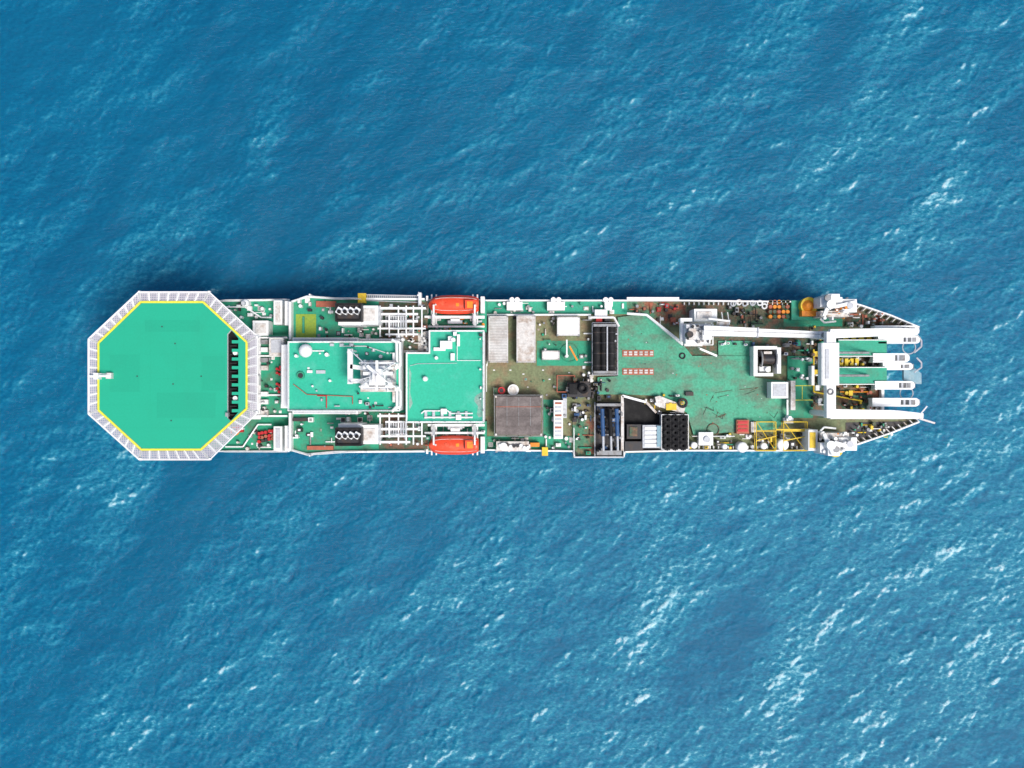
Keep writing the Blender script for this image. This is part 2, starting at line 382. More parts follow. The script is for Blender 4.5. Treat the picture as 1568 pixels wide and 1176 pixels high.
for sgn in (0,1):
    def Y(y): return y if not sgn else 1149-y
    zz=wl+2.2
    for y in (472,481,492,503,512):
        br.beam((R.choice([578,584,590]),Y(y),zz),(R.choice([618,628,640,652]),Y(y),zz),R.choice([.18,.25,.32]),.25,'white_paint')
    for x in (582,596,610,622,633,646):
        br.beam((x,Y(468 if x%4 else 480),zz+.1),(x,Y(516),zz+.1),.18,.2,'white_paint')
        for y in (470,514): br.tube(W(x,Y(y),zz), (W(x,Y(y),zz).x,W(x,Y(y),zz).y,wl),.08,'white_paint')
    y0,y1=sorted((Y(484),Y(503)))
    ladder(br,590,y0,624,y1,wl+.5,wl+2.8)
    a,b_=sorted((Y(466),Y(516)))
    clutter(br,582,a,655,b_,wl+.05,30,pal=('white_paint','light_grey','dark_steel','hatch_red','white_paint','deck_green'),hmax=2.4,smax=7)
    a,b_=sorted((Y(503),Y(518)))
    clutter(br,518,a,578,b_,wl+.02,18,hmax=1.5)
br.box(548,449,560,464,wl,wl+.9,'yellow_paint')
br.make()

for k in (0,1):
    fn=B('funnel',ship)
    fy0=464 if k==0 else 655
    zt=19.5
    fn.box(513,fy0,553,fy0+28,wl,zt,'dark_steel')
    for r_ in ((513,fy0,553,fy0+2.5),(513,fy0+25.5,553,fy0+28),(513,fy0+2.5,515.5,fy0+25.5),(550.5,fy0+2.5,553,fy0+25.5)):
        fn.box(*r_,zt,zt+.5,'black_rubber')
    for j in range(4):
        u=519+j*9; v=fy0+10
        fn.beam((u+2.5,v-2.5,zt+.9),(u-2.5,v+6,zt+.9),.75,.9,'white_paint')
        fn.cyl(u,v+3,3.2,zt,zt+1.3,'light_grey',12,mt='black_rubber')
    if k==0: fn.box(553,fy0+4,579,fy0+33,wl,zt-2,'white_paint'); fn.box(557,fy0+8,574,fy0+28,zt-2,zt-1.85,'dirty_white'); fn.box(518,fy0+28,553,fy0+34,wl,zt-1.5,'white_paint')
    else: fn.box(553,fy0-4,579,fy0+25,wl,zt-2,'white_paint'); fn.box(557,fy0+1,574,fy0+20,zt-2,zt-1.85,'dirty_white'); fn.box(518,fy0-6,553,fy0,wl,zt-1.5,'white_paint')
    fn.make()

rm=B('radar_mast',ship)
mz=WZ
rm.box(552,552,604,600,mz,mz+2.2,'dirty_white')
rm.box(556,556,598,596,mz+2.2,mz+2.3,'light_grey')
rm.box(565,560,590,592,mz+2.3,mz+5,'white_paint')
rm.box(570,565,584,585,mz+5,mz+8,'white_paint')
rm.beam((536,534,mz+4),(536,588,mz+4),.7,.5,'white_paint')
rm.beam((536,561,mz+4),(572,566,mz+4),.6,.5,'white_paint')
rm.beam((536,583,mz+3.6),(565,584,mz+3.6),.6,.4,'white_paint')
rm.beam((556,572,mz+6.6),(601,572,mz+6.6),.45,.3,'white_paint')
rm.beam((577,552,mz+8.3),(577,598,mz+8.3),.35,.3,'white_paint')
rm.beam((562,560,mz+9),(590,585,mz+9),.4,.25,'white_paint')
rm.beam((551,592,mz+5),(604,592,mz+5),.3,.3,'white_paint'); rm.beam((551,556,mz+5),(604,556,mz+5),.3,.3,'white_paint')
for u,v in [(551,556),(604,556),(551,592),(604,592),(536,536),(536,586)]:
    p=W(u,v,mz+5); rm.tube(p,(p.x,p.y,mz),.14,'white_paint')
    q=W(577,574,mz+8); rm.tube(p,q,.07,'white_paint')
for u,v,r in [(558,562,4),(596,563,3.5),(560,588,3),(597,588,4),(577,577,3.5)]:
    rm.cyl(u,v,r*.4,mz+5,mz+5.6,'white_paint'); rm.dome(u,v,r,mz+5.6,'white_paint')
rm.tube(W(577,576,mz+8),W(577,576,mz+12),.12,'white_paint')
clutter(rm,552,552,603,599,mz+2.3,40,pal=('white_paint','white_paint','light_grey','grey_steel','white_paint'),smax=5,hmax=3)
rm.make()

# ================================================================= DECKHOUSE
dh=B('accommodation_deckhouse',ship)
DZ=15.5
dh.prism([(657,506),(741,506),(741,647),(622,647),(622,540),(657,540)],D+.04,DZ,'white_paint')
dh.prism([(659,508),(739,508),(739,645),(624,645),(624,542),(659,542)],DZ,DZ+.05,'roof_green')
dh.rail([(657,506),(741,506),(741,647),(622,647),(622,540),(657,540)],DZ,closed=True,r=.06)
dh.box(614,507,657,540,wl,13.4,'dirty_white'); dh.box(618,511,640,536,13.4,13.5,'brown_deck')
clutter(dh,616,510,655,538,13.5,18,hmax=1.4)
dh.prism([(727,608),(731,604),(738,600),(738,638),(733,639),(730,634),(732,622),(726,614)],DZ+.05,DZ+.06,'worn_roof')
dh.prism([(626,560),(630,572),(628,600),(632,618),(626,630)],DZ+.05,DZ+.06,'worn_roof')
dh.cyl(651,580,4,DZ,DZ+.8,'white_paint'); dh.dome(651,580,4,DZ+.8,'white_paint')
for (a,b_,c,d_,h) in [(686,515,692,527,1.2),(674,522,692,534,1.5),(690,541,696,552,.9),(700,512,704,530,.8),(664,532,682,537,.6),(694,508,699,514,1)]:
    dh.box(a,b_,c,d_,DZ+.05,DZ+h,'white_paint')
dh.cyl(694,520,3.2,DZ,DZ+1.6,'white_paint'); dh.cyl(668,548,2.5,DZ,DZ+1,'white_paint')
dh.pipe([(645,633,DZ+.5),(650,629,DZ+.5),(686,629,DZ+.5),(690,633,DZ+.5),(724,633,DZ+.5)],.1,'white_paint')
dh.pipe([(650,639,DZ+.5),(724,639,DZ+.5)],.12,'white_paint')
for u in (650,662,675,687,700,712): dh.box(u,630,u+4,641,DZ+.05,DZ+.4,'light_grey')
dh.box(698,635,706,643,DZ+.05,DZ+1,'white_paint'); dh.box(675,626,684,634,DZ+.05,DZ+.8,'white_paint')
dh.pipe([(628,560,DZ+.2),(640,557,DZ+.2),(700,556,DZ+.2)],.04,'light_grey')
dh.pipe([(700,512,DZ+.4),(700,552,DZ+.4),(736,552,DZ+.4)],.05,'white_paint')
clutter(dh,735,512,741,642,DZ+.05,10,smin=1.5,smax=4,hmax=.8)
dh.box(650,461,745,508,D+.05,10.5,'deck_green'); dh.box(650,645,745,689,D+.05,10.5,'deck_green')
clutter(dh,652,485,740,505,10.5,28,pal=('white_paint','white_paint','light_grey','buoy_orange','deck_green')); clutter(dh,652,650,740,668,10.5,28,pal=('white_paint','white_paint','light_grey','grey_steel'))
for (y0,y1) in ((484,503),(649,666)):
    dh.beam((655,y0+2,12.6),(742,y0+2,12.6),.35,.3,'white_paint'); dh.beam((655,y1-3,12.2),(742,y1-3,12.2),.25,.3,'white_paint')
dh.rail([(650,459),(742,459)],10.5); dh.rail([(650,691),(742,691)],10.5)
dh.make()

def lifeboat(k, y0, y1):
    lb=B('lifeboat'); zc=13.0; x0,x1=657,733
    c=(y0+y1)/2; hw=(y1-y0)/2; q=SC(zc)
    prof=[(0,.12),(.02,.35),(.06,.62),(.13,.82),(.25,.96),(.42,1),(.6,1),(.78,.96),(.9,.86),(.965,.74),(1,.6)]
    ns=16; vs=[]; 
    for t,w in prof:
        o=W(x0+(x1-x0)*t,c,zc); rr=hw*q*w
        hh=1.15*(0.55+.45*w)
        for i in range(ns):
            a=2*math.pi*i/ns; ca,sa=math.cos(a),math.sin(a)
            yy=rr*math.copysign(abs(ca)**.8,ca); zz=(hh*1.0 if sa>0 else 1.25*w**.6)*math.copysign(abs(sa)**.85,sa)
            vs.append((o.x,o.y+yy,zc+zz))
    m=len(prof)
    lb.add(vs,[(j*ns+i,(j+1)*ns+i,(j+1)*ns+(i+1)%ns,j*ns+(i+1)%ns) for j in range(m-1) for i in range(ns)]+[[(m-1)*ns+i for i in range(ns)],[i for i in range(ns)][::-1]],'lifeboat_orange',True)
    for s_ in (-1,1):
        pts=[]
        for t,w in prof:
            o=W(x0+(x1-x0)*t,c,zc); pts.append(Vector((o.x,o.y+s_*hw*q*w*1.02,zc-.05)))
        for a,b_ in zip(pts,pts[1:]): lb.tube(a,b_,.08,'lifeboat_orange',6)
        pts=[]
        for t,w in prof[3:-1]:
            o=W(x0+(x1-x0)*t,c,zc); pts.append(Vector((o.x,o.y+s_*hw*q*w*.72,zc+.92)))
        for a,b_ in zip(pts,pts[1:]): lb.tube(a,b_,.04,'dirty_white',5)
    lb.box(712,c-7,727,c+7,zc+.7,zc+1.75,'lifeboat_orange'); lb.box(715,c-5,724,c+5,zc+1.75,zc+1.82,'buoy_orange')
    lb.box(711.2,c-5,712.2,c+5,zc+1.1,zc+1.6,'glass_dark'); lb.box(727,c-4,727.8,c+4,zc+1.1,zc+1.6,'glass_dark')
    lb.cyl(684,c,3.4,zc+1,zc+1.25,'lifeboat_orange',12); lb.cyl(667,c,1.5,zc+.6,zc+1.3,'dirty_white',8); lb.box(698,c-2.5,703,c+2.5,zc+1.05,zc+1.2,'buoy_orange')
    lb.make()
    dv=B('lifeboat_davit',ship)
    up = y0<575
    ins = y1+16 if up else y0-16; out=(y0-2) if up else (y1+2)
    for u in (664,727):
        dv.beam((u,ins,13.2),(u,(ins+c)/2,15.2),.42,.5,'white_paint'); dv.beam((u,(ins+c)/2,15.2),(u,c,15.3),.22,.4,'white_paint')
        dv.beam((u-3,ins,12.2),(u-3,out,11.4),.2,.3,'white_paint')
        dv.beam((u+4,ins,12.2),(u+4,out,11.4),.2,.3,'white_paint')
        p=W(u,c,15.2); dv.tube(p,(p.x,p.y,14),.06,'dark_steel')
        p=W(u,ins,13); dv.tube(p,(p.x,p.y,10.5),.25,'white_paint',8)
    e = y1+5 if up else y0-5
    dv.beam((650,e,13),(742,e,13),.3,.35,'white_paint')
    dv.box(690,min(e,e+ (7 if up else -7)),704,max(e,e+(7 if up else -7)),10.5,12.6,'white_paint')
    dv.tube(W(686,e+(8 if up else -8),12),W(708,e+(8 if up else -8),12),.3,'light_grey',10)
    dv.box(736,min(y0,y1)+1,742,max(y0,y1)-1,10.5,12.5,'white_paint'); dv.beam((654,y0,12.4),(654,y1,12.4),.3,.3,'white_paint')
    dv.make()
lifeboat(0,453,480); lifeboat(1,668,695)

gw=B('gangway',ship)
gw.beam((561,451,13),(645,453,13),.1,.5,'light_grey'); gw.beam((561,460,13),(645,463,13),.1,.5,'light_grey')
for i in range(28):
    u=562+i*3; gw.box(u,452,u+1.9,461.5,12.3,12.42,'light_grey')
gw.box(640,448,645,468,12.3,13.6,'white_paint'); gw.beam((641,447,13.9),(641,470,13.9),.12,.1,'light_grey')
gw.make()

# ================================================================= MID DECK
md=B('mid_deck_fittings',ship)
md.box(742,461,960,481,D+.02,D+.12,'teal_plate')
md.beam((742,482,D+1.3),(905,482,D+1.3),.25,.3,'white_paint')
for (a,c,h) in [(776,800,1.6),(838,865,1.7),(926,937,1.2)]:
    md.box(a,462,c,475,D+.12,D+h,'white_paint'); md.cyl((a+c)/2-4,459,4,D+.5,D+h+.3,'white_paint'); md.cyl((a+c)/2+4,459,4,D+.5,D+h+.3,'white_paint')
clutter(md,745,464,955,479,D+.12,34,hmax=1,pal=('white_paint','white_paint','dirty_white','grey_steel','deck_green'))
clutter(md,742,484,905,492,D,12,hmax=1,smax=5)
clutter(md,822,484,852,536,D,12,hmax=1.2,pal=('white_paint','grey_steel','deck_green','dirty_white','dark_steel'))
clutter(md,742,560,905,605,D,12,hmax=.5,smax=4,pal=('grey_steel','dirty_white','brown_deck','deck_green','white_paint'),kinds='bhvp')
clutter(md,832,612,878,690,D,18,hmax=1.2)
clutter(md,890,486,908,600,D,18,hmax=1.5)
for (u,v) in [(755,566),(780,566),(800,572),(830,566),(840,580),(870,570),(762,612),(765,640)]: md.box(u,v,u+3,v+1.5,D,D+.15,'white_paint')
md.rail([(745,557),(745,600)],D); md.rail([(746,482),(746,560)],D)
md.cyl(786,597,8.5,D,D+1.6,'white_paint',18); md.cyl(786,597,6,D+1.6,D+1.75,'dirty_white',18)
md.cyl(768,598,5.5,D,D+1.5,'red_paint'); md.cyl(768,598,3,D+1.5,D+1.7,'dark_steel'); md.box(756,594,763,603,D,D+1.2,'brown_deck'); md.box(762,604,775,607,D,D+1,'dirty_white')
md.box(848,613,862,672,D,D+2.6,'white_paint')
for i in range(9): md.box(850,616+i*6.2,860,619+i*6.2,D+2.6,D+2.7,'light_grey' if i%3 else 'hatch_red')
md.box(760,676,810,691,D,D+1.8,'dirty_white')
for i in range(9): md.cyl(766+i*5.3,683+R.uniform(-3,3),2.6,D+1.8,D+2.3,R.choice(['white_paint','grey_steel','dark_steel','white_paint']))
md.cyl(771,684,6,D+1.8,D+2.4,'white_paint'); md.box(812,678,826,684,D,D+1.4,'buoy_orange'); md.box(830,685,839,698,D,D+1.5,'yellow_paint')
md.box(745,668,875,690,D+.01,D+.08,'deck_green')
clutter(md,742,670,876,690,D+.08,30,pal=('white_paint','white_paint','grey_steel','deck_green','dirty_white'))
md.box(862,608,868,640,D,D+1,'light_grey')
md.box(822,522,905,560,D+.01,D+.05,'deck_green'); md.box(832,612,848,668,D+.01,D+.05,'deck_green')
md.coil(872,540,14,D+.15,'deck_green',.09); md.beam((872,530,D+3),(884,552,D+3),.25,.3,'buoy_orange'); md.beam((868,520,D+3.4),(868,545,D+3.4),.2,.3,'white_paint')
md.cyl(868,545,2.5,D,D+3,'white_paint')
md.box(853,575,880,600,D,D+.5,'brown_deck'); md.rail([(853,575),(880,575),(880,600),(853,600)],D+.5,closed=True,m='hatch_red',r=.09)
md.make()

def container(u0,v0,u1,v1,z0,h,ridge_m='container_white',name='shipping_container'):
    c=B(name); z1=z0+h
    c.box(u0+1,v0+1,u1-1,v1-1,z0+.05,z1-.12,'grey_steel' if name=='shipping_container' and ridge_m=='container_white' else ridge_m)
    nn=int((v1-v0-3)/2.4)
    for i in range(nn):
        v=v0+2+i*2.4; c.box(u0+1.5,v,u1-1.5,v+1.75,z1-.12,z1-.03,ridge_m)
    for (a,b_,d,e) in ((u0,v0,u0+1.5,v1),(u1-1.5,v0,u1,v1),(u0+1.5,v0,u1-1.5,v0+1.5),(u0+1.5,v1-1.5,u1-1.5,v1)):
        c.box(a,b_,d,e,z1-.25,z1,'container_white')
    for (a,b_) in ((u0,v0),(u1-2,v0),(u0,v1-2),(u1-2,v1-2)): c.box(a-.2,b_-.2,a+2.2,b_+2.2,z0,z1+.02,'grey_steel')
    for t in (.2,.4,.6,.8):
        p=W(u0+(u1-u0)*t,v1+.4,z1-.2); c.tube(p,(p.x,p.y,z0+.2),.03,'grey_steel')
    return c.make()
container(748,484,778,555,D,2.6); container(791,483,820,555,D,2.6,'dirty_white')
container(853,485,888,514,D,2.4,'white_paint'); container(830,537,857,551,D,1.2,'white_paint',name='deck_locker')
tb=B('covered_cargo_module')
tb.box(759,607,829,666,D,D+3.2,'tarp_brown')
for i in range(4): tb.box(759.5,607.5+i*15,828.5,608.3+i*15,D+3.2,D+3.26,'hatch_red' if i==1 else 'tarp_brown')
for i in range(3): tb.box(776+i*18,609,776.6+i*18,652,D+3.2,D+3.25,'grey_steel')
for a,b_ in ((758,606),(827,606),(758,664),(827,664)): tb.box(a,b_,a+3,b_+3,D,D+3.3,'dirty_white')
tb.rail([(757,605),(831,605),(831,668),(757,668)],D,h=3,closed=True,m='grey_steel')
tb.make()

# ================================================================= CABLE MACHINERY
cm=B('cable_machinery',ship)
cm.box(907,494,946,574,D,D+1,'dark_steel')
cm.rail([(907,494),(946,494),(946,574),(907,574)],D+1,closed=True,r=.06,m='light_grey')
for u in (914,925,936):
    p=W(u,502,D+2.4); q=W(u,566,D+2.4); cm.tube(p,q,.55,'black_rubber',12)
    for t in (.1,.35,.6,.9):
        a=p.lerp(q,t); cm.tube(a,a+Vector((0,-.15,0)),.65,'dark_steel',12)
cm.box(909,496,944,500,D+1,D+3,'grey_steel'); cm.box(909,568,944,572,D+1,D+3,'grey_steel'); cm.beam((930,500,D+3.3),(930,568,D+3.3),.18,.2,'light_grey')
clutter(cm,938,500,946,570,D+1,12,pal=('dark_steel','light_grey','white_paint'),smax=3,hmax=2)
cm.box(911,474,930,484,D,D+1.8,'white_paint'); cm.box(913,485,922,493,D,D+1.2,'red_paint'); cm.box(926,485,934,492,D,D+1.4,'dark_steel')
cm.pipe([(905,486,9.2),(940,486,9.2),(948,500,9.2)],.18,'white_paint')
cm.box(869,586,905,608,D,D+2.2,'dark_steel'); cm.box(872,588,884,604,D+2.2,D+3,'black_rubber'); cm.box(888,584,902,600,D+2.2,D+2.8,'dark_steel')
cm.coil(893,595,6,D+3,'black_rubber',.2,rings=2)
clutter(cm,862,580,935,612,D+.1,46,pal=('dark_steel','blue_paint','black_rubber','grey_steel','dirty_white','brown_deck'),hmax=2.4)
cm.box(877,640,911,701,D+.02,D+.3,'rust_deck'); clutter(cm,878,620,911,645,D,26,pal=('blue_paint','white_paint','grey_steel','dark_steel'),hmax=1.8)
clutter(cm,880,650,908,698,D+.3,14,pal=('brown_deck','dark_steel','hatch_red','deck_green','white_paint'),hmax=1)
cm.rail([(879,655),(879,700),(911,700)],D+.3,r=.07)
cm.box(911,616,955,701,D+.02,D+.4,'dark_steel')
for u in (922,934,944):
    p=W(u,626,D+2.6); q=W(u+1.5,668,D+2.6); cm.tube(p,q,.32,'blue_paint' if u!=934 else 'black_rubber',10); cm.tube(q,W(u+2,690,D+2.6),.18,'light_grey',8)
cm.box(914,690,952,697,D+.4,D+2.2,'grey_steel'); cm.box(914,618,952,622,D+.4,D+3,'grey_steel')
clutter(cm,914,622,953,698,D+.4,60,pal=('dark_steel','black_rubber','blue_paint','grey_steel','light_grey'),hmax=2.4,smax=6)
cm.rail([(911,616),(911,700),(955,700),(955,616)],D+.4,r=.06,m='light_grey')
cm.make()

# ================================================================= WORK DECK
wd=B('work_deck',ship)
wd.box(960,462,1052,500,D+.01,D+.1,'rust_deck')
wd.box(1048,463,1290,500,D+.012,D+.09,'brown_deck')
wd.box(1050,500,1240,560,D+.013,D+.08,'brown_deck')
wd.box(1200,470,1290,500,D+.09,D+.13,'deck_green')
wd.box(1100,522,1152,545,D+.09,D+.4,'work_green')
wd.prism([(946,486),(985,480),(1046,528),(1060,545),(1150,545),(1156,578),(1206,584),(1206,640),(1190,657),(1062,666),(1052,632),(1010,606),(955,604),(915,604),(915,578),(946,576)],D+.1,D+.6,'work_green')
wd.pipe([(960,480,D+1.6),(990,482,D+1.6),(1046,526,D+1.6)],.2,'white_paint'); wd.beam((990,482,D+1.4),(1046,528,D+1.4),.3,.8,'white_paint')
for (a,b_,c,d_) in [(1000,550,1150,550.3),(950,555,1050,555.3),(1060,600,1200,600.3),(1070,640,1190,640.3)]:
    wd.box(a,b_,c,d_,D+.6,D+.61,'deck_green')
for (a,b_,c,d_) in [(1020,520,1020.4,600),(1075,551,1075.4,660),(1130,551,1130.4,650)]:
    wd.box(a,b_,c,d_,D+.6,D+.615,'deck_green')
for v in (536,564):
    wd.box(953,v,1001,v+10,D+.6,D+.68,'hatch_red')
    for i in range(6): wd.box(955+i*8,v+2,960+i*8,v+8,D+.68,D+.8,'container_white')
    wd.box(953,v+4.6,1001,v+5.4,D+.8,D+.85,'hatch_red')
for i in range(110):
    u=R.uniform(950,1200); v=R.uniform(500,655)
    if (v<575 and u<1150 and v>505+(u-985)*.8*(u>985)*(u<1060) and (u<1060 or v>550)) or (v>590 and u>1062): wd.box(u,v,u+R.uniform(.7,2.2),v+R.uniform(.7,1.5),D+.6,D+.66,R.choice(['dark_steel','hatch_red','light_grey','brown_deck','deck_green']))
for i in range(12):
    u=R.uniform(1080,1180); v=R.uniform(595,645); wd.pipe([(u,v,D+.65),(u+R.uniform(-15,15),v+R.uniform(-8,8),D+.65),(u+R.uniform(-18,18),v+R.uniform(-8,8),D+.65)],.03,R.choice(['dark_steel','brown_deck']))
wd.coil(1045,545,4,D+.7,'dark_steel',.12); wd.box(1050,600,1062,606,D+.6,D+1.2,'dark_steel')
clutter(wd,962,464,1048,480,D+.1,20,pal=('white_paint','hatch_red','grey_steel','dark_steel','red_paint'),hmax=1)
clutter(wd,1005,480,1045,500,D+.1,10,pal=('hatch_red','grey_steel','dark_steel','white_paint'),hmax=1)
for x in range(1078,1115,9): wd.pipe([(x,478,D+.9),(x+3,497,D+.9)],.09,'white_paint')
for u,v in [(1122,465),(1131,463),(1140,465),(1152,464),(1163,464),(1170,469)]:
    wd.coil(u,v,3.6,D+.7,R.choice(['white_paint','light_grey','white_paint']),.12,n=14,rings=2); 
for i in range(5):
    for j in range(4):
        wd.cyl(1180+i*6.6,462+j*7.6,2.9,D+.09,D+1.1,R.choice(['buoy_orange','hatch_red','buoy_orange','brown_deck']),12,mt=R.choice(['buoy_orange','hatch_red','brown_deck']))
clutter(wd,1110,470,1178,500,D+.1,26,pal=('dark_steel','black_rubber','brown_deck','hatch_red','grey_steel'),hmax=1)
clutter(wd,1150,520,1240,545,D+.1,24,pal=('dark_steel','black_rubber','white_paint','deck_green','grey_steel','blue_paint'),hmax=1.4)
clutter(wd,1104,521,1150,528,D+.4,8,pal=('dark_steel','white_paint','blue_paint'),hmax=1,smax=5)
wd.prism([(955,606),(985,612),(1000,630),(1052,634),(1052,690),(956,690)],D+.02,D+.2,'black_rubber')
wd.beam((953,606,D+1.8),(990,616,D+1.8),.35,.5,'white_paint'); wd.beam((990,616,D+1.8),(1005,632,D+1.8),.35,.5,'dirty_white'); wd.beam((953,606,D+1.8),(953,690,D+1.8),.4,.6,'dirty_white')
wd.box(960,650,982,672,D+.2,D+1.8,'dark_steel'); wd.box(964,654,976,668,D+1.8,D+2,'brown_deck'); wd.box(957,676,985,690,D+.2,D+2,'dark_steel')
wd.prism([(1003,608),(1010,606),(1050,622),(1047,633),(1020,626),(1006,622)],D+.6,D+1.8,'dirty_white')
wd.box(1020,618,1036,628,D+1.8,D+2,'yellow_paint')
wd.coil(1045,617,6,D+1.9,'dark_steel',.2,rings=2)
clutter(wd,985,604,1050,632,D+.6,24,pal=('dark_steel','yellow_paint','white_paint','grey_steel'),hmax=1.6,smax=6)
wd.box(984,651,1014,686,D+.2,D+2.2,'light_grey')
for i in range(5): wd.box(987,654+i*6.5,1011,658+i*6.5,D+2.2,D+2.35,'white_paint')
wd.box(1006,652,1012,684,D+2.35,D+2.5,'bluegrey')
for i in range(3):
    for j in range(5):
        wd.coil(1021+i*12,642+j*10,4.6,D+2.2,'black_rubber',.33,n=14,rings=2)
wd.box(1014,636,1053,687,D+.2,D+1.9,'black_rubber'); wd.rail([(1013,635),(1054,635),(1054,688),(1013,688)],D+.2,h=2.4,closed=True,r=.07)
clutter(wd,1055,664,1240,688,D+.1,70,pal=('white_paint','white_paint','grey_steel','dirty_white','yellow_paint','brown_deck','dark_steel','deck_green'),hmax=1.5)
wd.box(1070,662,1092,682,D,D+1.7,'white_paint'); wd.cyl(1083,673,5,D+1.7,D+2,'light_grey'); wd.coil(1092,658,9,D+.75,'brown_deck',.08)
for (u,v,r) in [(1137,685,8),(1199,681,9),(1110,684,4),(1170,683,5),(1063,682,5)]:
    wd.cyl(u,v,r,D,D+1.9,'white_paint',18); wd.dome(u,v,r,D+1.9,'white_paint',squash=.3)
wd.box(1128,643,1147,664,D+.1,D+1.4,'hatch_red'); 
for i in range(3): wd.box(1130,645+i*6,1145,649+i*6,D+1.4,D+1.55,'red_paint'); 
wd.box(1150,646,1158,662,D+.1,D+1.1,'dirty_white')
wd.rail([(1060,668),(1125,668)],D+.1,r=.07)
for (a,c) in ((1158,1188),(1200,1236)):
    wd.rail([(a,646),(c,646),(c,690),(a,690)],D+.1,h=2,m='yellow_paint',r=.08,closed=True); wd.beam((a,660,D+2.2),(c,660,D+2.2),.15,.2,'yellow_paint'); wd.beam((a,675,D+2.2),(c,668,D+2.2),.15,.2,'yellow_paint')
wd.beam((1188,658,D+2.3),(1236,658,D+2.3),.2,.2,'yellow_paint')
wd.pipe([(1160,648,D+2.2),(1186,688,D+2.2)],.06,'yellow_paint'); wd.pipe([(1202,648,D+2.2),(1232,688,D+2.2)],.06,'yellow_paint')
wd.make()

wn=B('deck_winch',ship)
for r_ in ((1154,530,1160,576),(1190,532,1196,572),(1160,530,1190,535),(1160,571,1184,576)): wn.box(*r_,D+.1,D+2.8,'white_paint')
wn.tube(W(1164,550,D+1.8),W(1188,550,D+1.8),.8,'dark_steel',14); wn.tube(W(1164,550,D+1.8),W(1165.5,550,D+1.8),1.3,'grey_steel',16); wn.tube(W(1186,550,D+1.8),W(1188,550,D+1.8),1.3,'grey_steel',16)
wn.box(1163,561,1180,569,D+.1,D+2,'white_paint'); wn.box(1170,538,1182,542,D+.1,D+2.4,'dirty_white'); wn.cyl(1176,566,4,D+2,D+2.5,'white_paint'); wn.box(1162,537,1167,546,D+.1,D+2,'dark_steel')
wn.make()
wn2=B('winch_control_cabin',ship)
wn2.box(1181,585,1207,610,D+.6,D+3,'white_paint'); wn2.box(1184,588,1204,607,D+3,D+3.1,'light_grey'); wn2.box(1207,588,1207.6,607,D+1.8,D+2.7,'glass_dark')
wn2.box(1211,583,1218,628,D+.1,D+2.4,'dirty_white'); wn2.cyl(1210,640,3,D,D+2.5,'white_paint'); wn2.beam((1206,645,D+2),(1206,612,D+2),.25,.3,'white_paint'); wn2.box(1200,640,1215,648,D+.1,D+1.4,'light_grey')
wn2.make()

# ================================================================= CRANE
cr=B('deck_crane')
cr.cyl(1066,511,12,D,11.5,'white_paint',20); cr.cyl(1066,511,14,11.5,12,'light_grey',20)
cr.box(1050,497,1088,526,12,14.2,'white_paint'); cr.box(1055,503,1066,520,14.2,15.2,'dirty_white'); cr.box(1063,473,1098,492,D,11,'white_paint'); cr.box(1067,477,1090,488,11,11.2,'dirty_white')
cr.box(1042,487,1060,492,12,13.5,'white_paint'); cr.box(1042,487,1047,522,12,13,'white_paint'); cr.box(1076,505,1090,520,14.2,15.4,'white_paint'); cr.box(1082,506.5,1090.5,512,14.6,15.2,'glass_dark')
cr.cyl(1057,512,5,14.2,16,'dark_steel'); cr.box(1048,522,1076,530,12,13.2,'dirty_white')
cr.beam((1078,506,15.6),(1160,509,14.8),1.4,1.2,'white_paint',1.3); cr.beam((1155,509,14.9),(1268,513,13.6),1.15,1.,'white_paint',.95)
cr.beam((1160,509,15.0),(1162,509.1,15.0),1.45,1.3,'light_grey')
cr.pipe([(1086,499,15.3),(1160,503.5,14.4)],.09,'white_paint')
cr.tube(W(1070,513,13.0),W(1150,513,13.4),.25,'grey_steel',10)
cr.pipe([(1066,505,16.6),(1150,508,16),(1260,512,14.3)],.03,'dark_steel')
cr.box(1256,507,1272,519,12.6,14.4,'white_paint'); cr.cyl(1262,513,4,14.4,14.6,'grey_steel')
cr.beam((1085,488,13),(1118,492,13),.3,.4,'white_paint'); cr.beam((1098,497,13),(1116,497,13),.8,.6,'dirty_white'); cr.beam((1072,534,12),(1098,545,12),.3,.3,'white_paint')
cr.rail([(1048,496),(1092,496),(1092,528),(1048,528)],12,r=.06,closed=True)
clutter(cr,1052,498,1086,524,14.2,22,pal=('white_paint','light_grey','grey_steel','dark_steel'),smax=5,hmax=.9)
cr.rail([(1070,532),(1098,546)],D+.6)
cr.make()

# ================================================================= STERN
st=B('stern_deck',ship)
st.box(1240,500,1352,640,D+.02,D+.3,'brown_deck')
st.box(1206,545,1245,640,D+.02,D+.35,'deck_green')
for v in (590,612): st.box(1206,v,1245,v+1.2,D+.35,D+.36,'yellow_line')
st.box(1228,592,1229,611,D+.36,D+.37,'yellow_line')
for (a,b_,c,d_) in [(1284,520,1358,546),(1284,562,1358,589)]:
    st.box(a,b_,c,d_,D+.3,D+2.6,'teal_plate'); st.box(a,b_,c,b_+1.2,D+2.6,D+2.8,'white_paint'); st.box(a,d_-1.2,c,d_,D+2.6,D+2.8,'white_paint')
st.box(1258,523,1283,546,D+.3,D+2.3,'teal_plate'); st.box(1258,564,1283,588,D+.3,D+2.3,'teal_plate')
for i in range(4): st.box(1286+i*8,549,1291+i*8,560,D+.3,D+1.2,'yellow_paint'); 
for i in range(5): st.box(1292+i*12,516,1299+i*12,519.5,D+.3,D+.9,'yellow_paint')
for (a,b_) in [(1247,538),(1247,566),(1249,590),(1253,610),(1300,598)]: st.box(a,b_,a+6,b_+8,D+.3,D+1.4,R.choice(['yellow_paint','white_paint']))
st.pipe([(1246,535,D+1.6),(1246,600,D+1.6),(1320,614,D+1.2)],.12,'yellow_paint'); st.box(1243,560,1247,590,D+.3,D+2,'white_paint')
